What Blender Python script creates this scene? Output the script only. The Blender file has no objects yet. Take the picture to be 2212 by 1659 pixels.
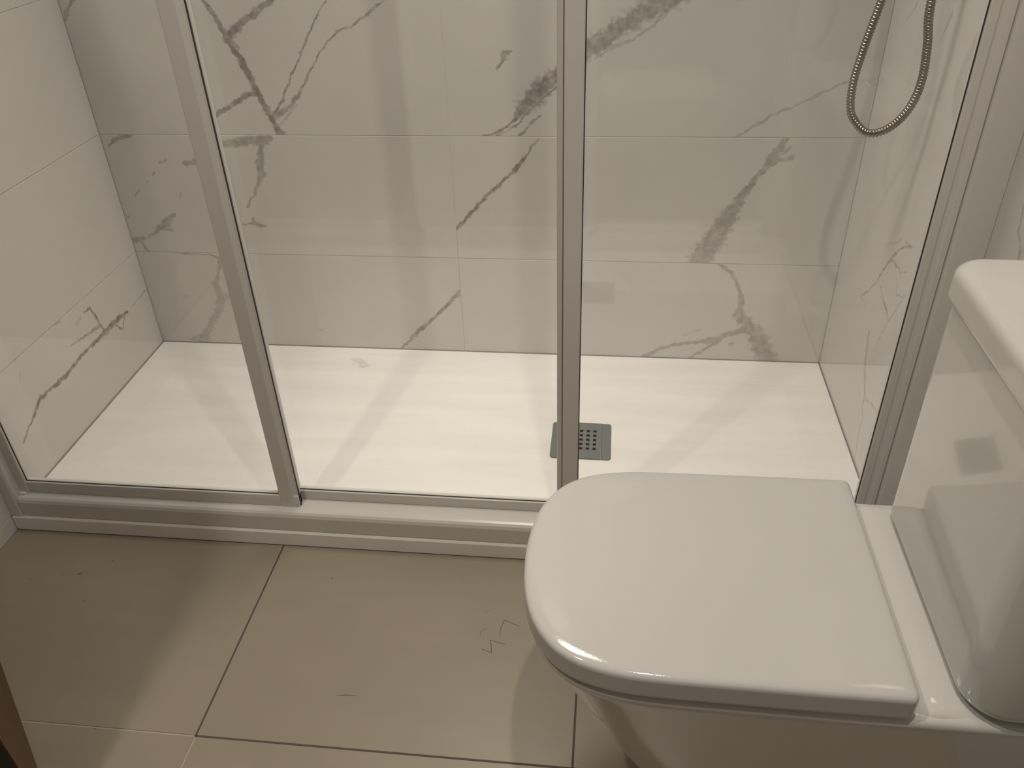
import bpy, bmesh, math, random
from mathutils import Vector, Matrix

C = bpy.context.scene.collection
S = bpy.context.scene
random.seed(4)

# ------------------------------------------------------------------ camera
cam_d = bpy.data.cameras.new('camera'); cam = bpy.data.objects.new('camera', cam_d); C.objects.link(cam)
cam_d.sensor_width = 36.0; cam_d.lens = 1803.2145/2212*36.0; cam_d.clip_start = 0.02
cam.matrix_world = Matrix(((0.99344764,-0.03706247,0.10811177,1.19455),
                           (0.11015387,0.56263964,-0.81933068,-1.82570),
                           (-0.03046155,0.82587106,0.5630356,1.15558),(0,0,0,1)))
S.camera = cam
# ------------------------------------------------------------------ world, exposure
w = bpy.data.worlds.new('world'); S.world = w; w.use_nodes = True
w.node_tree.nodes['Background'].inputs[0].default_value = (1.0,.86,.7,1)
w.node_tree.nodes['Background'].inputs[1].default_value = .01
S.view_settings.view_transform = 'Standard'; S.view_settings.look = 'None'
S.view_settings.gamma = 1.0; S.view_settings.use_curve_mapping = False
S.view_settings.exposure = 0.32
FLOOR = -0.0373; CEIL = 2.36
LAMP_WARM = (1.0, .915, .81)
# ceiling lights: (x, y, watts, beam angle, lamp diameter)
LAMPS = [(.44,-1.54,5.6,142,.045), (1.28,-1.45,5.6,142,.045), (.90,-.33,5.1,85,.40)]

# ------------------------------------------------------------------ helpers
def link(o, parent=None):
    C.objects.link(o)
    if parent is not None: o.parent = parent
    return o
def obj(name, me, m, parent=None, smooth=False, angle=None):
    if isinstance(me, bmesh.types.BMesh):
        b = me; me = bpy.data.meshes.new(name); bmesh.ops.recalc_face_normals(b, faces=b.faces); b.to_mesh(me); b.free()
    o = bpy.data.objects.new(name, me)
    if m is not None and not me.materials: me.materials.append(m)
    if smooth:
        for p in me.polygons: p.use_smooth = True
        if angle: me.set_sharp_from_angle(angle=math.radians(angle))
    return link(o, parent)
def empty(name, loc, kind=None):
    o = bpy.data.objects.new(name, None); o.location = loc; o.empty_display_size = .05
    if kind: o['kind'] = kind
    return link(o)
def tag(o, label, cat, group=None):
    o['label'] = label; o['category'] = cat
    if group: o['group'] = group
    return o
def struct(o): o['kind'] = 'structure'; return o
def box_bm(a, b, bev=0, seg=1, bm=None):
    t = bmesh.new(); bmesh.ops.create_cube(t, size=1)
    for v in t.verts: v.co = Vector([(a[i]+b[i])/2 + v.co[i]*(b[i]-a[i]) for i in range(3)])
    if bev: bmesh.ops.bevel(t, geom=list(t.edges), offset=bev, segments=seg, affect='EDGES', profile=.5)
    if bm is None: return t
    me = bpy.data.meshes.new('tmp'); t.to_mesh(me); t.free(); bm.from_mesh(me); bpy.data.meshes.remove(me); return bm
def extrude_bm(prof, lo, hi, axis, bm=None, support=.0006):
    # closed profile of 2-D points pushed along an axis: x -> (y,z), y -> (x,z), z -> (x,y)
    # (long edges get support points close to their ends, so that smooth shading stays flat between them)
    if support:
        q = []; d = support
        for a, b in zip(prof, prof[1:]+prof[:1]):
            l = math.dist(a,b); q.append(a)
            if l > 5*d: q += [(a[0]+(b[0]-a[0])*t, a[1]+(b[1]-a[1])*t) for t in (d/l, 1-d/l)]
        prof = q
    bm = bm or bmesh.new()
    def P(p, t): return {'x': (t,p[0],p[1]), 'y': (p[0],t,p[1]), 'z': (p[0],p[1],t)}[axis]
    A = [bm.verts.new(P(p,lo)) for p in prof]; B = [bm.verts.new(P(p,hi)) for p in prof]
    n = len(prof)
    for i in range(n): bm.faces.new((A[i],A[(i+1)%n],B[(i+1)%n],B[i]))
    bm.faces.new(A[::-1]); bm.faces.new(B); return bm
def loft_bm(rings, cap=(True,True), bm=None):
    bm = bm or bmesh.new(); R = [[bm.verts.new(p) for p in r] for r in rings]; n = len(rings[0])
    for a, b in zip(R, R[1:]):
        for i in range(n): bm.faces.new((a[i],a[(i+1)%n],b[(i+1)%n],b[i]))
    if cap[0]: bm.faces.new(R[0][::-1])
    if cap[1]: bm.faces.new(R[-1])
    return bm
def round_rect(x0, y0, x1, y1, r, seg=8):
    # r: one radius per corner (x0y0, x1y0, x1y1, x0y1)
    if not isinstance(r, (tuple,list)): r = (r,)*4
    out = []
    for (cx,cy,rr,a0) in ((x0+r[0],y0+r[0],r[0],180),(x1-r[1],y0+r[1],r[1],270),(x1-r[2],y1-r[2],r[2],0),(x0+r[3],y1-r[3],r[3],90)):
        for k in range(seg+1):
            a = math.radians(a0+90*k/seg); out.append((cx+rr*math.cos(a), cy+rr*math.sin(a)))
    return out
def inset(poly, d):
    # move a counter-clockwise outline inwards by d along its vertex normals
    n = len(poly); out = []
    for i in range(n):
        a, b, c = Vector(poly[i-1]), Vector(poly[i]), Vector(poly[(i+1)%n])
        t1 = (b-a); t2 = (c-b)
        t1 = t1.normalized() if t1.length > 1e-9 else t2.normalized(); t2 = t2.normalized() if t2.length > 1e-9 else t1
        n1 = Vector((-t1.y,t1.x)); n2 = Vector((-t2.y,t2.x)); m = (n1+n2)
        m = m.normalized() if m.length > 1e-6 else n1
        k = max(.5, m.dot(n1)); out.append(tuple(b + m*(d/k)))
    return out
def ring(poly, z): return [(p[0],p[1],z) for p in poly]

# ------------------------------------------------------------------ materials
def mat(name, col, rough=.5, metal=0, spec=.5, coat=0, bump=None):
    m = bpy.data.materials.new(name); m.use_nodes = True; nt = m.node_tree; b = nt.nodes['Principled BSDF']
    b.inputs['Base Color'].default_value = (*col,1); b.inputs['Roughness'].default_value = rough
    b.inputs['Metallic'].default_value = metal; b.inputs['Specular IOR Level'].default_value = spec
    b.inputs['Coat Weight'].default_value = coat; b.inputs['Coat Roughness'].default_value = .03
    # slight unevenness of tone, so that no surface is a single flat colour
    tc = nt.nodes.new('ShaderNodeTexCoord'); no = nt.nodes.new('ShaderNodeTexNoise'); no.inputs['Scale'].default_value = 6
    nt.links.new(tc.outputs['Object'], no.inputs['Vector'])
    mx = nt.nodes.new('ShaderNodeMix'); mx.data_type = 'RGBA'
    mx.inputs['A'].default_value = (*[c*.97 for c in col],1); mx.inputs['B'].default_value = (*[min(1,c*1.03) for c in col],1)
    nt.links.new(no.outputs['Fac'], mx.inputs['Factor']); nt.links.new(mx.outputs['Result'], b.inputs['Base Color'])
    if bump:
        n2 = nt.nodes.new('ShaderNodeTexNoise'); n2.inputs['Scale'].default_value = bump[0]; n2.inputs['Detail'].default_value = 2
        bp = nt.nodes.new('ShaderNodeBump'); bp.inputs['Strength'].default_value = bump[1]; bp.inputs['Distance'].default_value = bump[2]
        nt.links.new(tc.outputs['Object'], n2.inputs['Vector']); nt.links.new(n2.outputs['Fac'], bp.inputs['Height'])
        nt.links.new(bp.outputs['Normal'], b.inputs['Normal'])
    return m

def vein_group():
    g = bpy.data.node_groups.new('vein_segment', 'ShaderNodeTree')
    for n, t in (('P','NodeSocketVector'),('A','NodeSocketVector'),('D','NodeSocketVector'),('Inv','NodeSocketFloat'),
                 ('W0','NodeSocketFloat'),('W1','NodeSocketFloat'),('Strength','NodeSocketFloat'),('Spread','NodeSocketFloat'),('Prev','NodeSocketFloat')):
        g.interface.new_socket(n, in_out='INPUT', socket_type=t)
    g.interface.new_socket('Mask', in_out='OUTPUT', socket_type='NodeSocketFloat')
    i = g.nodes.new('NodeGroupInput'); o = g.nodes.new('NodeGroupOutput'); L = g.links.new
    def V(op): n = g.nodes.new('ShaderNodeVectorMath'); n.operation = op; return n
    def M(op, clamp=False): n = g.nodes.new('ShaderNodeMath'); n.operation = op; n.use_clamp = clamp; return n
    sub = V('SUBTRACT'); L(i.outputs['P'], sub.inputs[0]); L(i.outputs['A'], sub.inputs[1])
    dot = V('DOT_PRODUCT'); L(sub.outputs[0], dot.inputs[0]); L(i.outputs['D'], dot.inputs[1])
    t = M('MULTIPLY', True); L(dot.outputs['Value'], t.inputs[0]); L(i.outputs['Inv'], t.inputs[1])
    sc = V('SCALE'); L(i.outputs['D'], sc.inputs[0]); L(t.outputs[0], sc.inputs['Scale'])
    ds = V('DISTANCE'); L(sub.outputs[0], ds.inputs[0]); L(sc.outputs[0], ds.inputs[1])
    wd = M('SUBTRACT'); L(i.outputs['W1'], wd.inputs[0]); L(i.outputs['W0'], wd.inputs[1])
    ww = M('MULTIPLY_ADD'); L(wd.outputs[0], ww.inputs[0]); L(t.outputs[0], ww.inputs[1]); L(i.outputs['W0'], ww.inputs[2])
    wm = M('MULTIPLY'); L(ww.outputs[0], wm.inputs[0]); L(i.outputs['Spread'], wm.inputs[1])
    q = M('DIVIDE'); L(ds.outputs['Value'], q.inputs[0]); L(wm.outputs[0], q.inputs[1])
    mr = g.nodes.new('ShaderNodeMapRange'); mr.interpolation_type = 'SMOOTHSTEP'
    mr.inputs['From Min'].default_value = .74; mr.inputs['From Max'].default_value = .30; L(q.outputs[0], mr.inputs['Value'])
    st = M('MULTIPLY'); L(mr.outputs[0], st.inputs[0]); L(i.outputs['Strength'], st.inputs[1])
    mx = M('MAXIMUM'); L(st.outputs[0], mx.inputs[0]); L(i.outputs['Prev'], mx.inputs[1]); L(mx.outputs[0], o.inputs['Mask'])
    return g
VG = vein_group()

def veined(name, col, veincol, rough, veins=(), plane='xz', warp=(.006,.003), spec=.5, streak=0, patch=True, cloud=.03, bump=None):
    """polished stone-look tile: veins are (strength, [(a, b, width)...]) in the tile's own plane"""
    m = bpy.data.materials.new(name); m.use_nodes = True; nt = m.node_tree; b = nt.nodes['Principled BSDF']; L = nt.links.new
    N = nt.nodes.new
    b.inputs['Roughness'].default_value = rough; b.inputs['Specular IOR Level'].default_value = spec
    tc = N('ShaderNodeTexCoord'); P = tc.outputs['Object']
    def noise(scale, det=2, src=P):
        n = N('ShaderNodeTexNoise'); n.inputs['Scale'].default_value = scale; n.inputs['Detail'].default_value = det; L(src, n.inputs['Vector']); return n
    def off(n, amp):
        s = N('ShaderNodeVectorMath'); s.operation = 'SUBTRACT'; L(n.outputs['Color'], s.inputs[0]); s.inputs[1].default_value = (.5,.5,.5)
        k = N('ShaderNodeVectorMath'); k.operation = 'SCALE'; L(s.outputs[0], k.inputs[0]); k.inputs['Scale'].default_value = amp; return k
    a1 = off(noise(45,2), warp[0]*2); a2 = off(noise(170,2), warp[1]*2)
    s1 = N('ShaderNodeVectorMath'); L(P, s1.inputs[0]); L(a1.outputs[0], s1.inputs[1])
    s2 = N('ShaderNodeVectorMath'); L(s1.outputs[0], s2.inputs[0]); L(a2.outputs[0], s2.inputs[1])
    fl = N('ShaderNodeVectorMath'); fl.operation = 'MULTIPLY'; L(s2.outputs[0], fl.inputs[0])
    fl.inputs[1].default_value = {'xz':(1,0,1),'yz':(0,1,1),'xy':(1,1,0)}[plane]
    def to3(a, c): return {'xz':(a,0,c),'yz':(0,a,c),'xy':(a,c,0)}[plane]
    prev = None
    wn = noise(75,4); wr_ = N('ShaderNodeMapRange'); L(wn.outputs['Fac'], wr_.inputs['Value'])
    wr_.inputs['From Min'].default_value = .3; wr_.inputs['From Max'].default_value = .7
    wr_.inputs['To Min'].default_value = .55 if patch else 1; wr_.inputs['To Max'].default_value = 1.5 if patch else 1
    for stg, pts in veins:
        for p0, p1 in zip(pts, pts[1:]):
            g = N('ShaderNodeGroup'); g.node_tree = VG
            A = Vector(to3(p0[0],p0[1])); D = Vector(to3(p1[0],p1[1]))-A
            g.inputs['A'].default_value = A; g.inputs['D'].default_value = D; g.inputs['Inv'].default_value = 1/max(1e-9,D.length_squared)
            g.inputs['W0'].default_value = p0[2]; g.inputs['W1'].default_value = p1[2]; g.inputs['Strength'].default_value = min(1, stg*1.2)
            L(fl.outputs[0], g.inputs['P']); L(wr_.outputs[0], g.inputs['Spread'])
            if prev: L(prev, g.inputs['Prev'])
            prev = g.outputs['Mask']
    # clouding of the ground colour
    cn = noise(3.2,4); mr = N('ShaderNodeMapRange'); L(cn.outputs['Fac'], mr.inputs['Value'])
    mr.inputs['From Min'].default_value = .3; mr.inputs['From Max'].default_value = .7
    base = N('ShaderNodeMix'); base.data_type = 'RGBA'; L(mr.outputs[0], base.inputs['Factor'])
    base.inputs['A'].default_value = (*[c*(1-cloud) for c in col],1); base.inputs['B'].default_value = (*[min(1,c*(1+cloud)) for c in col],1)
    out = base.outputs['Result']
    if streak:
        mp = N('ShaderNodeMapping'); mp.inputs['Scale'].default_value = (1.2,9,1); L(P, mp.inputs['Vector'])
        sn = noise(2.2,5,mp.outputs[0]); m2 = N('ShaderNodeMapRange'); L(sn.outputs['Fac'], m2.inputs['Value'])
        m2.inputs['From Min'].default_value = .35; m2.inputs['From Max'].default_value = .65
        m2.inputs['To Min'].default_value = 1-streak; m2.inputs['To Max'].default_value = 1+streak
        sm = N('ShaderNodeVectorMath'); sm.operation = 'SCALE'; L(out, sm.inputs[0]); L(m2.outputs[0], sm.inputs['Scale']); out = sm.outputs[0]
    if prev:
        f = prev
        if patch:
            pn = noise(55,4); pr = N('ShaderNodeMapRange'); L(pn.outputs['Fac'], pr.inputs['Value'])
            pr.inputs['From Min'].default_value = .3; pr.inputs['From Max'].default_value = .6
            pr.inputs['To Min'].default_value = .45; pr.inputs['To Max'].default_value = 1.0
            mm = N('ShaderNodeMath'); mm.operation = 'MULTIPLY'; L(prev, mm.inputs[0]); L(pr.outputs[0], mm.inputs[1]); f = mm.outputs[0]
        vm = N('ShaderNodeMix'); vm.data_type = 'RGBA'; L(f, vm.inputs['Factor']); L(out, vm.inputs['A']); vm.inputs['B'].default_value = (*veincol,1)
        out = vm.outputs['Result']
    L(out, b.inputs['Base Color'])
    if bump:
        bn = noise(bump[0],2); bp = N('ShaderNodeBump'); bp.inputs['Strength'].default_value = bump[1]; bp.inputs['Distance'].default_value = bump[2]
        L(bn.outputs['Fac'], bp.inputs['Height']); L(bp.outputs['Normal'], b.inputs['Normal'])
    return m

TILE = (.70,.685,.66); VEIN = (.185,.148,.135)
M_tile = veined('marble_look_tile', TILE, VEIN, .045, spec=.9)
M_grout = mat('wall_grout', (.66,.64,.61), .8)
M_plaster = mat('painted_plaster', (.50,.47,.42), .7)
M_front = mat('dark_front_wall', (.11,.085,.062), .6)
FLOORC = (.31,.27,.205)
M_floor = veined('beige_floor_tile', FLOORC, (.12,.10,.08), .34, streak=.022, cloud=.05, plane='xy')
M_fgrout = mat('floor_grout_light', (.44,.40,.33), .8)
M_dgrout = mat('floor_grout_dark', (.10,.08,.065), .85)
M_ceramic = mat('glazed_ceramic', (.67,.66,.63), .09, coat=.3)
M_lid = mat('white_lid_plastic', (.61,.605,.58), .07, coat=0, bump=(700,.12,.0004))
M_frame = mat('white_lacquered_aluminium', (.70,.685,.65), .24)
M_gasket_and_shade = mat('dark_gasket_and_gap_shade', (.05,.048,.045), .5)  # gaskets, and the strip that stands for the shadowed gap
M_silicone = mat('white_silicone', (.75,.72,.66), .35)
M_chrome = mat('brushed_steel_hose', (.29,.26,.24), .24, metal=1)
M_chrome2 = mat('chrome', (.7,.69,.67), .12, metal=1)
M_drain = mat('grey_drain_plastic', (.17,.18,.175), .42)
M_hole_shade = mat('drain_hole_shade', (.008,.008,.008), .8)
M_wood = mat('brown_stained_door', (.11,.045,.016), .45)
M_edge = mat('dark_door_edge', (.012,.006,.003), .6)

def glass_material():
    m = bpy.data.materials.new('clear_glass'); m.use_nodes = True; nt = m.node_tree; nt.nodes.remove(nt.nodes['Principled BSDF'])
    o = nt.nodes['Material Output']; tr = nt.nodes.new('ShaderNodeBsdfTransparent'); tr.inputs[0].default_value = (.985,.99,.985,1)
    gl = nt.nodes.new('ShaderNodeBsdfGlossy'); gl.inputs['Roughness'].default_value = 0.0
    fr = nt.nodes.new('ShaderNodeFresnel'); ge = nt.nodes.new('ShaderNodeNewGeometry')
    ior = nt.nodes.new('ShaderNodeMapRange'); ior.inputs['To Min'].default_value = 1.5; ior.inputs['To Max'].default_value = 1/1.5
    mx = nt.nodes.new('ShaderNodeMixShader'); L = nt.links.new
    L(ge.outputs['Backfacing'], ior.inputs['Value']); L(ior.outputs[0], fr.inputs['IOR'])   # same reflectance from both sides of each face
    L(fr.outputs[0], mx.inputs[0]); L(tr.outputs[0], mx.inputs[1]); L(gl.outputs[0], mx.inputs[2]); L(mx.outputs[0], o.inputs['Surface'])
    return m
M_glass = glass_material()

def tray_material():
    m = veined('white_textured_tray', (.86,.835,.805), (.3,.27,.25), .42, [(.28,[(.555,-.06,.02),(.585,-.085,.02)])], plane='xy', streak=.03, cloud=.012)
    nt = m.node_tree; b = nt.nodes['Principled BSDF']; N = nt.nodes.new; L = nt.links.new
    tc = N('ShaderNodeTexCoord'); mp = N('ShaderNodeMapping'); mp.inputs['Scale'].default_value = (3,40,1); L(tc.outputs['Object'], mp.inputs['Vector'])
    n = N('ShaderNodeTexNoise'); n.inputs['Scale'].default_value = 2.5; n.inputs['Detail'].default_value = 4; L(mp.outputs[0], n.inputs['Vector'])
    bp = N('ShaderNodeBump'); bp.inputs['Strength'].default_value = .25; bp.inputs['Distance'].default_value = .004
    L(n.outputs['Fac'], bp.inputs['Height']); L(bp.outputs['Normal'], b.inputs['Normal'])
    return m
M_tray = tray_material()

# ------------------------------------------------------------------ digitised marble veins: (strength, [(along wall, height, width) ...]) in metres
VEINS_BACK=[
(0.62,[(0.3311,0.8754,0.0068),(0.3286,0.8531,0.0078),(0.3424,0.8258,0.0098),(0.3553,0.7933,0.0139),(0.3644,0.7745,0.02),(0.3799,0.741,0.0141),(0.3882,0.7168,0.0173),(0.3998,0.6872,0.0102),(0.4067,0.6642,0.0124),(0.4172,0.6317,0.0146),(0.43,0.5985,0.0126),(0.4415,0.568,0.0212)]),
(0.6,[(0.3655,0.7792,0.0179),(0.4116,0.8141,0.0138),(0.441,0.832,0.0127),(0.4809,0.854,0.0097),(0.5154,0.8774,0.0086)]),
(0.6,[(0.2893,0.6076,0.0074),(0.3394,0.6336,0.0104),(0.3826,0.6571,0.0124),(0.4056,0.6591,0.0144)]),
(0.55,[(0.4347,0.611,0.0094),(0.4549,0.6368,0.0052),(0.4957,0.7066,0.0035),(0.5426,0.7779,0.0044),(0.5771,0.8324,0.0029),(0.6118,0.863,0.0029)]),
(0.5,[(0.4315,0.6058,0.0126),(0.4739,0.6297,0.0104),(0.5004,0.6571,0.0072),(0.5333,0.7065,0.004),(0.5752,0.7589,0.0035),(0.6082,0.7885,0.0049),(0.6527,0.8046,0.0039),(0.6855,0.8268,0.0058),(0.7177,0.8486,0.0029),(0.7391,0.8658,0.0028)]),
(0.25,[(0.4383,0.5849,0.0063),(0.4908,0.6338,0.0052)]),
(0.45,[(0.0032,0.818,0.0081),(0.0196,0.8402,0.009),(0.0387,0.8583,0.005)]),
(0.5,[(1.1049,0.714,0.0233),(1.1305,0.7445,0.0327),(1.1663,0.7661,0.0324),(1.2075,0.7951,0.0339),(1.2481,0.8183,0.0335),(1.2925,0.8402,0.035),(1.3355,0.8666,0.0328)]),
(0.3,[(1.1529,0.7296,0.0039),(1.1857,0.7533,0.0076),(1.2322,0.7683,0.0057),(1.2857,0.8076,0.0047),(1.3193,0.8458,0.0037)]),
(0.62,[(1.1,0.7234,0.0272),(1.0708,0.6953,0.0275),(1.041,0.6695,0.0337),(1.0188,0.6471,0.036),(0.9951,0.6243,0.0201),(0.974,0.5971,0.0061),(0.9424,0.5766,0.0051),(0.9109,0.5682,0.0041)]),
(0.55,[(1.0856,0.6829,0.0049),(1.0307,0.6402,0.005),(1.005,0.6144,0.005),(0.9871,0.5921,0.0031),(0.9389,0.5673,0.0031)]),
(0.5,[(1.0354,0.6124,0.004),(1.0178,0.5942,0.0051),(0.9906,0.5675,0.0072)]),
(0.5,[(0.9806,0.7481,0.0029),(0.9617,0.7399,0.0117),(0.9582,0.724,0.0088),(0.9438,0.7099,0.003)]),
(0.2,[(0.9705,0.6491,0.003),(0.9885,0.6422,0.004)]),
(0.3,[(1.4554,0.5648,0.005),(1.4867,0.5869,0.0059),(1.5351,0.6184,0.0059),(1.5666,0.6301,0.0039),(1.6269,0.6614,0.0048),(1.6852,0.6937,0.0038)]),
(0.45,[(0.2963,0.5435,0.0129),(0.337,0.5502,0.0193),(0.377,0.5548,0.0235),(0.4134,0.5593,0.017)]),
(0.45,[(0.3943,0.5473,0.0107),(0.3774,0.5034,0.0162),(0.3783,0.4755,0.0153),(0.3633,0.4526,0.0066),(0.3491,0.4236,0.0055),(0.3225,0.3916,0.0045)]),
(0.4,[(0.3053,0.3457,0.0068),(0.3334,0.3498,0.0057),(0.3437,0.3427,0.0091),(0.3617,0.3442,0.0057)]),
(0.4,[(0.3306,0.3642,0.0045),(0.3334,0.3498,0.0068)]),
(0.5,[(0.0168,0.5407,0.0066),(0.0373,0.554,0.0087),(0.0573,0.5629,0.0108),(0.0809,0.5652,0.0065)]),
(0.4,[(0.1303,0.4979,0.0066),(0.1499,0.506,0.0055)]),
(0.4,[(0.192,0.4996,0.0088),(0.2237,0.5021,0.0153)]),
(0.4,[(0.1053,0.4716,0.0055),(0.1095,0.4739,0.0055)]),
(0.35,[(0.0833,0.4483,0.0045),(0.0882,0.453,0.0045)]),
(0.3,[(0.0445,0.4137,0.0045),(0.0582,0.4316,0.0045)]),
(0.3,[(0.1579,0.4152,0.0045),(0.1648,0.4236,0.0045)]),
(0.42,[(0.0748,0.323,0.0093),(0.0984,0.342,0.0207),(0.13,0.3694,0.0091)]),
(0.3,[(0.0458,0.3074,0.007),(0.0827,0.3294,0.0092),(0.1125,0.3274,0.0092)]),
(0.45,[(0.0018,0.2965,0.014),(0.0298,0.3034,0.0117)]),
(0.4,[(0.0217,0.2969,0.007),(0.0367,0.2678,0.0082)]),
(0.3,[(0.0061,0.3589,0.0046),(0.0105,0.3614,0.0057)]),
(0.3,[(1.0317,0.5615,0.0051),(1.0169,0.5406,0.0052)]),
(0.65,[(1.0169,0.5406,0.0052),(0.9976,0.5141,0.0062),(0.9813,0.4924,0.0094),(0.965,0.4782,0.0074),(0.9148,0.4311,0.0075),(0.886,0.4,0.0087),(0.8565,0.3671,0.0077),(0.8351,0.3467,0.0099)]),
(0.4,[(1.5686,0.5664,0.0059),(1.5592,0.5523,0.0139),(1.545,0.5288,0.0181),(1.5317,0.505,0.0142),(1.5197,0.4839,0.0102)]),
(0.35,[(1.5829,0.524,0.01),(1.5543,0.5186,0.0101),(1.5327,0.4977,0.0081)]),
(0.3,[(1.5752,0.5423,0.008),(1.5536,0.5238,0.006)]),
(0.45,[(1.5197,0.4839,0.0102),(1.4963,0.4473,0.0145),(1.4798,0.4166,0.023),(1.4642,0.383,0.0359),(1.4428,0.3404,0.0428),(1.4199,0.2955,0.0456),(1.4048,0.2629,0.0482)]),
(0.3,[(1.4934,0.4548,0.0041),(1.4676,0.4164,0.0052)]),
(0.35,[(0.1076,0.2643,0.0035),(0.1931,0.2623,0.0047),(0.218,0.2539,0.0058),(0.2134,0.224,0.0071)]),
(0.3,[(0.2134,0.224,0.0059),(0.1922,0.1772,0.0167),(0.2018,0.1437,0.0289),(0.1817,0.1018,0.0195),(0.152,0.0586,0.0148),(0.1335,0.0365,0.0199),(0.1037,0.0063,0.0176)]),
(0.35,[(0.0845,0.0085,0.0075),(0.131,0.0262,0.0174),(0.1269,0.0042,0.0125)]),
(0.6,[(0.8341,0.1778,0.0104),(0.8009,0.1413,0.0082),(0.7683,0.1067,0.0071),(0.742,0.0813,0.0083),(0.7115,0.0553,0.012),(0.6948,0.0351,0.0073),(0.6642,0.0026,0.0061)]),
(0.15,[(0.0996,0.1408,0.0097),(0.1107,0.1342,0.0121)]),
(0.42,[(1.4501,0.2712,0.0087),(1.4875,0.243,0.0088),(1.5079,0.2067,0.0089),(1.52,0.1694,0.0112),(1.517,0.1309,0.0181),(1.5389,0.1055,0.0296),(1.5622,0.0799,0.0366),(1.5842,0.0404,0.0416),(1.6048,-0.0027,0.0443)]),
(0.3,[(1.5541,0.0994,0.0114),(1.5711,0.0802,0.0091)]),
(0.4,[(1.5409,0.0898,0.016),(1.4956,0.0749,0.0115),(1.4694,0.0564,0.0162),(1.4301,0.0509,0.0104),(1.3681,0.0391,0.007),(1.34,0.0284,0.0094),(1.2952,0.0016,0.0095)]),
(0.4,[(1.4875,0.0665,0.0092),(1.4544,0.0355,0.007),(1.4116,0.002,0.0071)]),
(0.2,[(1.3919,0.0712,0.0046),(1.429,0.0872,0.0046)]),
(0.25,[(1.5047,0.0442,0.0069),(1.512,0.0499,0.0069)]),
(0.2,[(0.4476,0.0503,0.0049),(0.458,0.0521,0.0049)]),
]
VEINS_LEFT=[
(0.7,[(-0.5819,0.1081,0.0039),(-0.5339,0.1325,0.0059),(-0.4956,0.1533,0.0109),(-0.4518,0.1531,0.0071),(-0.3995,0.1485,0.0103),(-0.3586,0.1528,0.0084),(-0.3363,0.1572,0.0095),(-0.296,0.1572,0.0075),(-0.2649,0.1571,0.0087),(-0.2211,0.1589,0.0122),(-0.1891,0.1569,0.0147),(-0.154,0.1588,0.0114),(-0.1083,0.1528,0.007)]),
(0.65,[(-0.2668,0.2394,0.0053),(-0.2391,0.2349,0.0065),(-0.2293,0.2095,0.0076),(-0.2268,0.1853,0.0077),(-0.2167,0.1589,0.0089)]),
(0.5,[(-0.347,0.1975,0.0031),(-0.2959,0.191,0.0053),(-0.2481,0.1851,0.0076),(-0.22,0.1788,0.0066)]),
(0.6,[(-0.1279,0.1518,0.0046),(-0.1525,0.1262,0.0058),(-0.1723,0.151,0.0068)]),
(0.35,[(0.0035,0.1607,0.0049),(-0.0336,0.1587,0.0048),(-0.0855,0.1547,0.0023)]),
(0.5,[(-0.4992,0.1474,0.0059),(-0.4877,0.1635,0.003)]),
(0.4,[(-0.2202,0.1493,0.0067),(-0.192,0.1521,0.009)]),
(0.3,[(-0.372,0.2698,0.0101),(-0.3524,0.2631,0.0082)]),
(0.2,[(-0.3026,0.2294,0.0105),(-0.2825,0.23,0.0085)]),
(0.4,[(-0.5157,0.2378,0.0019),(-0.5233,0.2199,0.0019)]),
]
VEINS_RIGHT=[
(0.45,[(-0.3617,0.492,0.0017),(-0.3981,0.5017,0.0025),(-0.3518,0.4783,0.0034),(-0.3079,0.4308,0.0071),(-0.2864,0.3995,0.0063),(-0.2736,0.3768,0.0055),(-0.2591,0.3549,0.0028),(-0.2308,0.3253,0.0029),(-0.1978,0.2979,0.0029)]),
(0.4,[(-0.3079,0.4308,0.0062),(-0.3361,0.4407,0.0061),(-0.3633,0.4427,0.0051),(-0.3762,0.4387,0.0026),(-0.403,0.4541,0.0025)]),
(0.4,[(-0.2921,0.368,0.0027),(-0.3267,0.3529,0.0063),(-0.3546,0.3489,0.0053),(-0.3756,0.3365,0.0035)]),
(0.35,[(-0.3635,0.4276,0.0026),(-0.3852,0.3984,0.0026),(-0.4248,0.4178,0.0033)]),
(0.3,[(-0.4213,0.4112,0.0034),(-0.4001,0.3773,0.0043),(-0.379,0.3405,0.0044)]),
(0.35,[(-0.3762,0.3358,0.0026),(-0.3609,0.3052,0.0027),(-0.3551,0.2828,0.0027)]),
(0.25,[(-0.27,0.4469,0.0027),(-0.3076,0.4662,0.0035),(-0.3416,0.4902,0.0025),(-0.3438,0.513,0.0025)]),
(0.2,[(-0.1941,0.2926,0.0069),(-0.2296,0.29,0.0048)]),
(0.35,[(-0.2919,0.2599,0.0085),(-0.3106,0.1977,0.0115),(-0.3424,0.1616,0.0114),(-0.355,0.1472,0.0086),(-0.3571,0.1217,0.0067),(-0.3743,0.1022,0.0038),(-0.3708,0.078,0.0048),(-0.3757,0.0487,0.0039),(-0.3831,0.021,0.0029),(-0.3897,0.0038,0.002)]),
(0.35,[(-0.3576,0.1443,0.0038),(-0.4048,0.1618,0.0055),(-0.4363,0.1643,0.0027)]),
(0.35,[(-0.3503,0.2884,0.0018),(-0.3541,0.2587,0.0018)]),
(0.3,[(-0.1334,0.8558,0.0042),(-0.0963,0.8184,0.0026)]),
(0.25,[(-0.3139,0.8685,0.0104),(-0.2902,0.819,0.0031)]),
(0.35,[(-0.7309,0.7177,0.0048),(-0.7402,0.683,0.0037),(-0.7622,0.6634,0.0048),(-0.7676,0.6291,0.0037)]),
]
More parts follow.
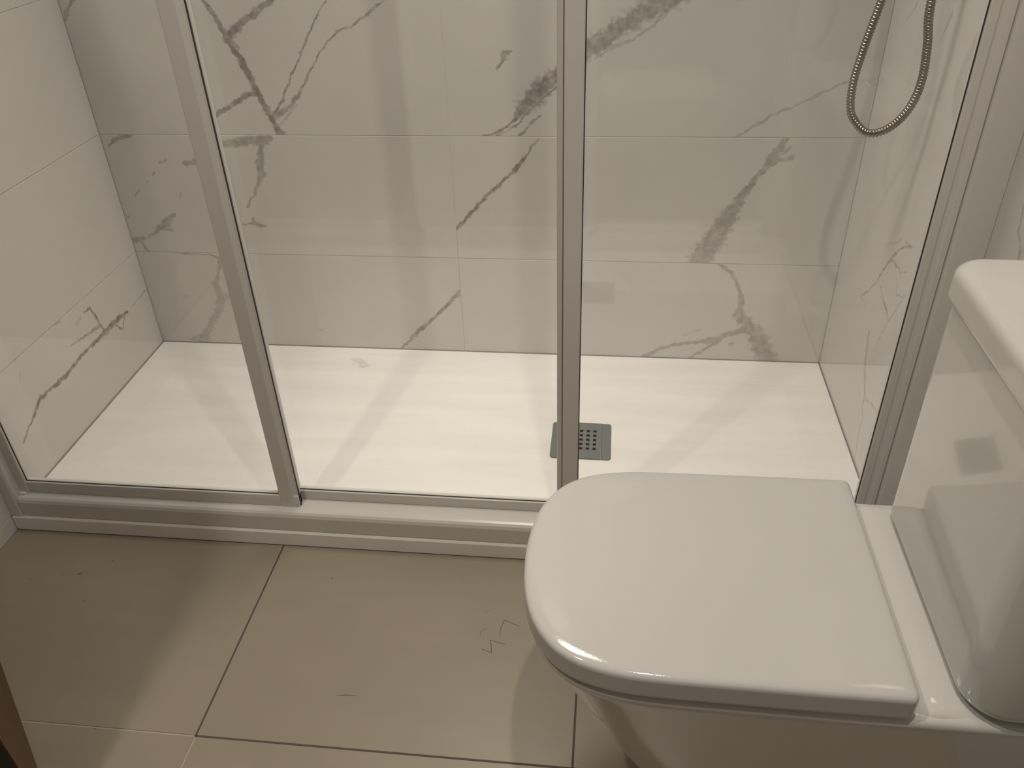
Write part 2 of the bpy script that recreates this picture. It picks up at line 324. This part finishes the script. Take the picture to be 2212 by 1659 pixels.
FLOOR_MARKS=[
(0.8,[(1.0025,-0.9042,0.0013),(1.0211,-0.9103,0.0014),(1.016,-0.8843,0.0013),(1.0422,-0.8909,0.0011)]),
(0.5,[(0.9961,-0.877,0.0011),(0.9955,-0.8669,0.0011),(1.0062,-0.8599,0.0011)]),
(0.8,[(1.0301,-0.872,0.0011),(1.0305,-0.8557,0.0012),(1.0352,-0.8388,0.0013),(1.063,-0.8499,0.0012)]),
(0.3,[(0.9957,-0.8263,0.0011),(1.0073,-0.8178,0.0011)]),
(0.5,[(0.7774,-1.0176,0.0015),(0.79,-1.0147,0.0038),(0.8081,-1.0148,0.0015)]),
(0.9,[(0.694,-0.7678,0.0026),(0.6949,-0.7677,0.0026)]),
(0.9,[(0.195,-0.7983,0.0027),(0.2004,-0.7942,0.0027)]),
(0.7,[(0.2394,-0.8629,0.0017),(0.244,-0.858,0.0017)]),
(0.7,[(0.1659,-0.7995,0.0022),(0.1668,-0.7994,0.0022)]),
(0.7,[(0.2453,-0.76,0.002),(0.2459,-0.7575,0.002)]),
(0.7,[(0.1082,-0.8185,0.002),(0.1092,-0.8185,0.002)]),
(0.6,[(0.4027,-1.1126,0.0022),(0.4041,-1.1109,0.0022)]),
]

# ------------------------------------------------------------------ the room
W = 1.73; YF = -2.30; GAP = .0007
ZR = [0,.2668,.5667,.8666,1.1665,1.4664,1.7663,2.0662,CEIL]
def centroid(pts): return (sum(p[0] for p in pts)/len(pts), sum(p[1] for p in pts)/len(pts))
def tile_box(name, a, b, m, parent, origin):
    bm = box_bm([a[i]-origin[i] for i in range(3)], [b[i]-origin[i] for i in range(3)], .0007)
    o = obj(name, bm, m, parent); o.location = origin; return o
def wall_tiles(parent, plane, spans, veins, rows=None):
    rows = rows or ZR
    for z0, z1 in zip(rows, rows[1:]):
        for (a0,a1) in spans:
            vs = [(s,[(p[0]-a0,p[1]-z0,p[2]) for p in pts]) for s,pts in veins
                  if a0 <= centroid(pts)[0] < a1 and z0 <= centroid(pts)[1] < z1]
            m = veined('marble_look_tile_veined', TILE, VEIN, .045, vs, plane='xz' if plane == 'back' else 'yz', spec=.9) if vs else M_tile
            if plane == 'back': tile_box('tile', (a0+GAP,0,z0+GAP), (a1-GAP,.008,z1-GAP), m, parent, (a0,0,z0))
            elif plane == 'left': tile_box('tile', (-.008,a0+GAP,z0+GAP), (0,a1-GAP,z1-GAP), m, parent, (0,a0,z0))
            else: tile_box('tile', (W,a0+GAP,z0+GAP), (W+.008,a1-GAP,z1-GAP), m, parent, (W,a0,z0))
wb = struct(obj('wall_back', box_bm((-.1,.0008,FLOOR), (W+.1,.12,CEIL)), M_grout))
wall_tiles(wb, 'back', [(0,.8327),(.8327,W)], VEINS_BACK)
wl = struct(obj('wall_left', box_bm((-.12,-.80,FLOOR), (-.0012,.0012,CEIL)), M_grout))
wall_tiles(wl, 'left', [(-.80,0)], VEINS_LEFT)
tile_box('tile', (-.008,-.80,FLOOR), (0,-.69,-GAP), M_tile, wl, (0,-.80,FLOOR))
wr = struct(obj('wall_right', box_bm((W+.0012,YF,FLOOR), (W+.12,.0012,CEIL)), M_grout))
wall_tiles(wr, 'right', [(-.9,0),(-1.8,-.9),(YF,-1.8)], VEINS_RIGHT, [0,1.2,CEIL])
for a0,a1 in ((-.9,-.69),(-1.8,-.9),(YF,-1.8)): tile_box('tile', (W,a0+GAP,FLOOR), (W+.008,a1-GAP,-GAP), M_tile, wr, (W,a0,FLOOR))
struct(obj('wall_front', box_bm((-.12,YF-.1,FLOOR), (W+.12,YF,CEIL)), M_front))
lf = bmesh.new(); box_bm((-.12,YF,FLOOR), (0,-1.52,CEIL), bm=lf); box_bm((-.12,-1.52,2.06), (0,-.80,CEIL), bm=lf)
struct(obj('wall_left_front', lf, M_plaster))
struct(obj('ceiling', box_bm((-.12,YF-.1,CEIL), (W+.12,.12,CEIL+.1)), mat('ceiling_paint', (.78,.76,.72), .8)))
fl = struct(obj('floor', box_bm((-.9,YF-.1,FLOOR-.12), (W+.12,.12,FLOOR-.0012)), M_fgrout))
G = .0012
marks = [(s,pts) for s,pts in FLOOR_MARKS]
for x0,x1 in ((0,.5725),(.5725,1.1703),(1.1703,W)):
    for y0,y1 in ((-1.109,-.511),(-1.707,-1.109),(YF,-1.707)):
        vs = [(s,[(p[0]-x0,p[1]-y0,p[2]) for p in pts]) for s,pts in marks if x0 <= centroid(pts)[0] < x1 and y0 <= centroid(pts)[1] < y1]
        m = veined('beige_floor_tile_marked', FLOORC, (.10,.085,.065), .34, vs, plane='xy', warp=(.0006,.0006), streak=.022, cloud=.05, patch=False) if vs else M_floor
        tile_box('tile', (x0+G,y0+G,FLOOR-.008), (x1-G,y1-G,FLOOR), m, fl, (x0,y0,FLOOR))
# dark open joints round the middle tile
for a,b in (((.5725-.0013,-1.109),(.5725+.0013,-.66)), ((.5725-.0013,-1.109-.0014),(1.1703+.0013,-1.109+.0014)), ((1.1703-.0013,-1.109),(1.1703+.0013,-.66))):
    obj('grout_joint', box_bm((a[0],a[1],FLOOR-.006), (b[0],b[1],FLOOR+.0002)), M_dgrout, fl)

# door, hinged on the left wall and half open into the room
dr = struct(empty('door_1', (0,-.835,FLOOR))); u = Vector((.446,-.444,0)).normalized(); n = Vector((-u.y,u.x,0))
if n.x < 0: n = -n
def door_part(name, s0, s1, t0, t1, z0, z1, m, bev=0):
    o = obj(name, box_bm((s0,t0,z0),(s1,t1,z1),bev), m, dr)
    o.rotation_euler.z = math.atan2(u.y,u.x); return o
door_part('door_leaf', 0,.628,-.036,0,.006,2.03,M_wood)
door_part('edge_strip', .6282,.631,-.036,-.0012,.006,2.03,M_edge)
jm = struct(empty('trim_1', (0,-.80,FLOOR)))
for y0,y1 in ((-.06,-.005),(-.72,-.66)):
    obj('door_jamb', box_bm((-.12,y0 if y0>-.5 else y0,0),(-.002,y1,2.06),.003), M_wood, jm)

# ceiling downlights (each lamp's light sits in its own fitting)
def downlight(x, y, watts, spread, dia, label):
    t = tag(empty('ceiling_light', (x,y,CEIL)), label, 'light')
    R0 = dia*.5+.0195; outer = [(R0*math.cos(a*math.pi/16), R0*math.sin(a*math.pi/16)) for a in range(32)]
    f = dia*.5/R0
    k = lambda s, z: [(p[0]*s,p[1]*s,z) for p in outer]
    obj('trim_ring', loft_bm([k(1,-.0005),k(1,-.003),k(f*.7+.3,-.006),k(f*.9+.1,-.006),k(f*1.02,-.001)], (False,False)), M_chrome2, t, True)
    ld = bpy.data.lights.new('lamp_light', 'AREA'); ld.shape = 'DISK'; ld.size = dia; ld.energy = watts; ld.color = LAMP_WARM; ld.spread = math.radians(spread)
    lo = bpy.data.objects.new('lamp_light', ld); lo.location = (0,0,-.008); link(lo, t)
for (x,y,e,sp,dia),lab in zip(LAMPS, ('chrome ringed ceiling downlight near the brown door','chrome ringed ceiling downlight above the toilet side','wide round ceiling light panel over the shower tray')):
    downlight(x, y, e, sp, dia, lab)

# ------------------------------------------------------------------ shower tray and drain
D = .69
tr = tag(empty('shower_tray', (0,0,FLOOR)), 'low white rectangular shower tray with faint brushed texture', 'shower tray')
bm = bmesh.new()
DX0,DX1,DY0,DY1 = 1.0845,1.2175,-.4145,-.2865
def rect(x0,y0,x1,y1,z): return [(x0,y0,z),(x1,y0,z),(x1,y1,z),(x0,y1,z)]
rings = [rect(.001,-D+.02,W-.001,-.001,0), rect(.001,-D+.02,W-.001,-.001,.0028), rect(.001,-D,W-.001,-.001,.0028), rect(.001,-D,W-.001,-.001,.034), rect(.004,-D+.003,W-.003,-.003,.0373), rect(.098,-D+.073,W-.098,-.113,.0373), rect(.1005,-D+.0755,W-.1005,-.1155,.0377), rect(.104,-D+.08,W-.104,-.12,.0368),
         rect(.55,-.50,1.52,-.20,.0325), rect(DX0-.003,DY0-.003,DX1+.003,DY1+.003,.0312)]
loft_bm(rings, (True,True), bm)
to = obj('tray_body', bm, M_tray, tr, True, 20)
dn = tag(empty('shower_drain', (DX0,DY0,-.00605)), 'grey square drain cover with small punched holes set in the white tray', 'drain')
cx = (DX0+DX1)/2; lx0,lx1 = .0215,(DX1-DX0)-.022; LX = DX1-DX0; LY = DY1-DY0
def side(x0,x1,r): return loft_bm([ring(round_rect(x0,0,x1,LY,r,6),0), ring(round_rect(x0,0,x1,LY,r,6),.0024), ring(inset(round_rect(x0,0,x1,LY,r,6),.0010),.0034)])
obj('side_plate', side(0,lx0-.0004,(.008,.0006,.0006,.008)), M_drain, dn, True, 30)
obj('side_plate', side(lx1+.0004,LX,(.0006,.008,.008,.0006)), M_drain, dn, True, 30)
# centre plate: a grid of strips with real openings
bm = bmesh.new()
hx = [lx0+(lx1-lx0)/2+(k-2)*.0151 for k in range(5)]; hy = [LY/2+.0015+(k-2)*.0157 for k in range(5)]; hw,hh = .0037,.0042
xs = sorted([lx0+.0003,lx1-.0003]+[h+s*hw for h in hx for s in (-1,1)]); ys = sorted([.0003,LY-.0003]+[h+s*hh for h in hy for s in (-1,1)])
gv = {(i,j,k): bm.verts.new((xs[i],ys[j],(.0034,.0010)[k])) for i in range(len(xs)) for j in range(len(ys)) for k in (0,1)}
hole = lambda i,j: 0 <= i < len(xs)-1 and 0 <= j < len(ys)-1 and i%2 == 1 and j%2 == 1
for i in range(len(xs)-1):
    for j in range(len(ys)-1):
        if hole(i,j):
            for a,b in (((i,j),(i+1,j)),((i+1,j),(i+1,j+1)),((i+1,j+1),(i,j+1)),((i,j+1),(i,j))):
                bm.faces.new((gv[(*a,0)],gv[(*b,0)],gv[(*b,1)],gv[(*a,1)]))
        else: bm.faces.new((gv[(i,j,0)],gv[(i+1,j,0)],gv[(i+1,j+1,0)],gv[(i,j+1,0)]))
nx,ny = len(xs)-1,len(ys)-1
for i in range(nx):
    for j in (0,ny): bm.faces.new((gv[(i,j,0)],gv[(i+1,j,0)],gv[(i+1,j,1)],gv[(i,j,1)]))
for j in range(ny):
    for i in (0,nx): bm.faces.new((gv[(i,j,0)],gv[(i,j+1,0)],gv[(i,j+1,1)],gv[(i,j,1)]))
obj('perforated_plate', bm, M_drain, dn)
obj('well_shade_sheet', box_bm((lx0+.002,.002,.0002),(lx1-.002,LY-.002,.0007)), M_hole_shade, dn)  # flat black sheet; its colour stands for the shade below the holes

# ------------------------------------------------------------------ shower screen
ss = tag(empty('shower_screen', (0,-D,0)), 'white framed sliding glass shower screen standing on the tray edge', 'shower screen')
off = Vector((0,-D,0))
def spart(name, bm, m, parent=None, smooth=False, angle=None):
    o = obj(name, bm, m, parent or ss, smooth, angle)
    if parent is None: o.location = -off
    return o
TOP = 1.93
sill = [(-.685,.0005),(-.6865,.004),(-.6865,.036),(-.6845,.0425),(-.681,.0465),(-.676,.0482),(-.669,.049),(-.630,.049),(-.628,.040),(-.626,.0005)]
spart('bottom_track', extrude_bm(sill, .0275, 1.6795, 'x'), M_frame, None, True, 30)
spart('top_track', extrude_bm([(-.686,TOP),(-.686,TOP+.045),(-.625,TOP+.045),(-.625,TOP)], .0275, 1.6795, 'x'), M_frame)
# wall channels
lc = [(.0005,-.688),(.021,-.688),(.025,-.685),(.0268,-.680),(.0268,-.664),(.018,-.664),(.018,-.650),(.0268,-.648),(.0268,-.622),(.0225,-.618),(.0225,-.609),(.0005,-.607)]
spart('wall_channel', extrude_bm(lc, -.006+.0065, TOP+.045, 'z'), M_frame, None, True, 30)
rc = [(1.7295,-.671),(1.686,-.671),(1.6815,-.669),(1.680,-.665),(1.680,-.655),(1.690,-.655),(1.690,-.640),(1.680,-.638),(1.680,-.612),(1.684,-.609),(1.7295,-.609)]
spart('wall_channel', extrude_bm(rc[::-1], .0005, TOP+.045, 'z'), M_frame, None, True, 30)
# silicone dabs
for p in ((.014,-.603,.004),(.033,-.672,.050)):
    b = bmesh.new(); bmesh.ops.create_icosphere(b, subdivisions=2, radius=1)
    for v in b.verts: v.co = Vector((p[0]+v.co.x*.010*(1+.3*random.random()), p[1]+v.co.y*.005, p[2]+v.co.z*.0042))
    spart('silicone_dab', b, M_silicone, None, True)
def panel(x0, x1, yf, lp, rp, zb=.0495, rail=.0765):
    """one framed pane: the glass is the part; rails, stiles and gaskets belong to it"""
    gx0, gx1 = x0+lp[-1][0]-.003, x1-rp[-1][0]+.003
    p = spart('sliding_panel', box_bm((gx0,yf+.0065,rail-.003), (gx1,yf+.0115,TOP-.027)), M_glass)
    obj('bottom_rail', box_bm((x0,yf+.001,zb), (x1,yf+.017,rail), .0012, 2), M_frame, p, True, 40)
    obj('top_rail', box_bm((x0,yf+.001,TOP-.03), (x1,yf+.017,TOP-.002), .0012, 2), M_frame, p, True, 40)
    for prof, sgn, xr in ((lp,1,x0),(rp,-1,x1)):
        pr = [(xr+sgn*a, yf+c) for a,c in prof]
        pr = pr if sgn < 0 else pr[::-1]
        obj('stile', extrude_bm(pr, zb-.0003, TOP-.0005, 'z'), M_frame, p, True, 25)
    g = bmesh.new(); ga, gb = gx0+.003, gx1-.003
    GW = .0016
    box_bm((ga,yf+.0050,rail-.0005), (gb,yf+.0066,rail+GW), bm=g)
    for x in (ga,gb-GW): box_bm((x,yf+.0050,rail), (x+GW,yf+.0066,TOP-.03), bm=g)
    obj('gasket', g, M_gasket_and_shade, p)
    return p
# stile sections as (distance from the panel's outer edge, depth): flat inner face, rounded outer bevel
post = [(0,.017),(.0,.0065),(.0012,.0045),(.0075,.001),(.0084,.0016),(.0086,.0075),(.0101,.0075),(.0103,.0006),(.0109,0),(.036,0),(.0375,.0015),(.0375,.017)]
slim = [(0,.017),(0,.0015),(.0015,0),(.020,0),(.0215,.0015),(.0215,.017)]
hook = [(0,.017),(0,.002),(.0015,0),(.008,0),(.012,.003),(.017,.003),(.020,.0005),(.030,.0005),(.0315,.002),(.0315,.017)]
post_plain = [(0,.017),(0,.0050),(.0006,.0046),(.0032,.0044),(.0036,.0040),(.0110,.0001),(.0115,0),(.036,0),(.0375,.0015),(.0375,.017)]
pl = panel(.0255, .6150, -.669, slim, post_plain)
obj('gap_shade_strip', box_bm((.6151,-.6635,.0500), (.6164,-.6600,TOP-.001)), M_gasket_and_shade, pl)  # dark strip painting in the shadowed gap between post and middle pane
panel(.5850, 1.1470, -.646, slim, slim, .0495, .0715)
panel(1.1175, 1.6790, -.669, post, hook)

# ------------------------------------------------------------------ shower hose
hs = tag(empty('shower_hose', (1.655,-.31,.676)), 'ribbed metal shower hose hanging in a loop by the right tiled wall', 'hose')
ctrl = [(1.640,-.25,1.35),(1.638,-.27,1.15),(1.634,-.285,1.0),(1.622,-.30,.90),(1.6085,-.30,.82),(1.6015,-.30,.76),(1.605,-.302,.715),(1.618,-.305,.692),(1.638,-.31,.6765),(1.660,-.315,.680),
        (1.680,-.325,.700),(1.694,-.335,.733),(1.699,-.34,.775),(1.693,-.345,.83),(1.682,-.35,.89),(1.684,-.35,1.0),(1.697,-.35,1.093)]
def catmull(P, n):
    P = [Vector(p) for p in P]; P = [2*P[0]-P[1]]+P+[2*P[-1]-P[-2]]; out = []
    for i in range(1,len(P)-2):
        for k in range(n):
            t = k/n; a,b,c,d = P[i-1:i+3]
            out.append(.5*((2*b)+(c-a)*t+(2*a-5*b+4*c-d)*t*t+(3*b-a-3*c+d)*t**3))
    return out+[P[-2]]
path = catmull(ctrl, 60)
# even spacing by arc length, three rings per rib
acc = [0]
for a,b in zip(path,path[1:]): acc.append(acc[-1]+(b-a).length)
rib = .0052; pts = []; j = 0; nst = int(acc[-1]/rib*6)
for k in range(nst+1):
    s = acc[-1]*k/nst
    while j < len(acc)-2 and acc[j+1] < s: j += 1
    f = (s-acc[j])/max(1e-9,acc[j+1]-acc[j]); pts.append(path[j].lerp(path[j+1],f))
bm = bmesh.new(); prev = None; up = Vector((0,1,0)); NS = 14
for k,pv in enumerate(pts):
    t = (pts[min(k+1,nst)]-pts[max(k-1,0)]).normalized(); sd = t.cross(up).normalized(); nn = sd.cross(t)
    r = (.0055,.0066,.0072,.0074,.0072,.0066)[k%6]
    rg = [bm.verts.new(pv-Vector(hs.location)+(sd*math.cos(2*math.pi*i/NS)+nn*math.sin(2*math.pi*i/NS))*r) for i in range(NS)]
    if prev:
        for i in range(NS): bm.faces.new((prev[i],prev[(i+1)%NS],rg[(i+1)%NS],rg[i]))
    prev = rg
obj('hose_tube', bm, M_chrome, hs, True)
# the mixer body on the wall that the hose comes from (above the frame)
mx = tag(empty('shower_mixer', (W,-.35,1.13)), 'chrome shower mixer bar on the right tiled wall', 'tap')
cyl = lambda r,n=20: [(r*math.cos(2*math.pi*i/n), r*math.sin(2*math.pi*i/n)) for i in range(n)]
b = loft_bm([[(-.045+p[0],y,.0+p[1]) for p in cyl(r)] for y,r in ((-.15,.017),(-.147,.02),(.147,.02),(.15,.017))])
obj('mixer_body', b, M_chrome2, mx, True, 40)
for y in (-.075,.075): obj('wall_flange', loft_bm([[(x,y+p[0],p[1]) for p in cyl(r)] for x,r in ((-.0005,.03),(-.006,.03),(-.012,.016),(-.03,.014))]), M_chrome2, mx, True, 40)
obj('hose_outlet', loft_bm([[(-.033+p[0],p[1],z) for p in cyl(r)] for z,r in ((-.036,.010),(-.012,.010))]), M_chrome2, mx, True, 40)

# ------------------------------------------------------------------ toilet
YC = -1.0945
half = [(1.1065,.0),(1.108,.030),(1.1125,.062),(1.121,.092),(1.134,.117),(1.151,.137),(1.172,.1515),(1.197,.161),(1.228,.1672),(1.27,.1700),(1.35,.1712),(1.44,.1722)]
def smooth_half(H, n=6):
    return [(v.x,v.y) for v in catmull([(x,y,0) for x,y in H], n)]
def dshape(x_front, hw, x_back, rc=.008):
    # counter-clockwise outline: straight back, straight sides, rounded nose towards -x
    H = smooth_half(half); sx = (x_back-x_front)/(1.53-1.1065) if x_back < 1.6 else 1
    H = [(x_front+(x-1.1065)*sx, y*hw/.1722) for x,y in H]
    lower = [(x, YC-y) for x,y in H]; upper = [(x, YC+y) for x,y in H[:0:-1]]
    cor = []
    for cyy,a0 in ((YC-hw+rc,270),(YC+hw-rc,0)):
        for k in range(5):
            a = math.radians(a0+22.5*k); cor.append((x_back-rc+rc*math.cos(a), cyy+rc*math.sin(a)))
    return lower+cor+upper
t = tag(empty('toilet', (1.42,YC,FLOOR)), 'white close coupled toilet with closed square backed lid beside the shower', 'toilet')
toff = Vector((1.42,YC,FLOOR))
def tpart(name, bm, m, angle=35):
    o = obj(name, bm, m, t, True, angle); o.location = -toff; return o
BACK = 1.722
def bsec(xf, hw, z, d=0):
    o = dshape(xf, hw, BACK, .012); return ring(inset(o,d) if d else o, z)
rows = [(1.298,.104,FLOOR),(1.292,.106,FLOOR+.01),(1.254,.112,.05),(1.216,.120,.12),(1.187,.130,.18),(1.161,.142,.24),(1.140,.154,.29),(1.1245,.1635,.325),(1.115,.1685,.343)]
rg = [bsec(*r) for r in rows]+[bsec(1.111,.1705,.351), bsec(1.111,.1705,.355), bsec(1.111,.1705,.359,.0018), bsec(1.111,.1705,.3615,.0055), bsec(1.111,.1705,.362,.0095), bsec(1.111,.1705,.362,.04)]
tpart('bowl', loft_bm(rg), M_ceramic, 60)
# crowned rear deck between the lid and the tank
pf = [(1.515,.355),(1.518,.3615),(1.53,.3632),(1.542,.3652),(1.552,.3668),(1.560,.3672),(1.570,.3666),(1.582,.3655),(1.60,.3645),(1.64,.364),(1.64,.355)]
b = bmesh.new(); prev = None
for y,dz in ((-.166,-.012),(-.1645,-.006),(-.160,-.0025),(-.152,-.0006),(-.14,0),(.14,0),(.152,-.0006),(.160,-.0025),(.1645,-.006),(.166,-.012)):
    rgv = [b.verts.new((x,YC+y,max(.35,z+dz))) for x,z in pf]
    if prev:
        for i in range(len(pf)-1): b.faces.new((prev[i],prev[i+1],rgv[i+1],rgv[i]))
    prev = rgv
tpart('rear_deck', b, M_ceramic, 40)
o = dshape(1.113,.1665,1.522)
tpart('seat', loft_bm([ring(o,.3625),ring(o,.3658),ring(inset(o,.1),.3658)]), M_lid)
o = dshape(1.1065,.1722,1.530,.010)
def lidring(d, z): return ring(inset(o,d) if d else o, z)
rg = [lidring(.006,.3662),lidring(.0025,.3662),lidring(.0006,.3676),lidring(0,.3706),lidring(0,.3716),lidring(0,.3925),lidring(0,.3935),lidring(.0006,.3962),lidring(.0020,.3982),lidring(.0044,.3998),lidring(.0075,.4007)]
cx,cy = 1.33,YC
last = inset(o,.0075)
for s,z in ((.95,.4013),(.85,.4017),(.65,.4022),(.45,.4026),(.25,.4028),(.08,.4029)): rg.append([(cx+(p[0]-cx)*s, cy+(p[1]-cy)*s, z) for p in last])
tpart('lid', loft_bm(rg), M_lid, 60)
# tank
x0,x1,ya,yb = 1.578,1.7225,YC-.1735,YC+.1555
def trr(d, r): return inset(round_rect(x0,ya,x1,yb,r,8), d) if d else round_rect(x0,ya,x1,yb,r,8)
RR = (.045,.01,.01,.030)
rg = [ring(trr(.012,RR),.3695),ring(trr(.005,RR),.3715),ring(trr(.0012,RR),.377),ring(trr(0,RR),.385),ring(trr(0,RR),.45),ring(trr(-.001,RR),.60),ring(trr(-.001,RR),.6965)]
tpart('tank', loft_bm(rg), M_ceramic, 40)
q = (.045,.008,.008,.036)
P0 = round_rect(x0-.008,ya-.008,x1+.0055,yb+.008,q,8)
rg = [ring(inset(P0,.004),.698),ring(inset(P0,.001),.6995),ring(P0,.703),ring(P0,.7042),ring(P0,.7228),ring(P0,.724)]
for a in (15,30,45,60,75,90): rg.append(ring(inset(P0,.015*(1-math.cos(math.radians(a)))), .724+.014*math.sin(math.radians(a))))
last = inset(P0,.015)
for s in (.6,.25,.05): rg.append([(1.65+(p[0]-1.65)*s, YC+(p[1]-YC)*s, .7385+.0012*(1-s)) for p in last])
tpart('tank_lid', loft_bm(rg), M_ceramic, 40)
bt = loft_bm([[(1.655+p[0],YC+p[1],z) for p in cyl(r,28)] for z,r in ((.7396,.026),(.7425,.026),(.7435,.0245),(.7437,.003))])
tpart('flush_button', bt, M_chrome2, 30)
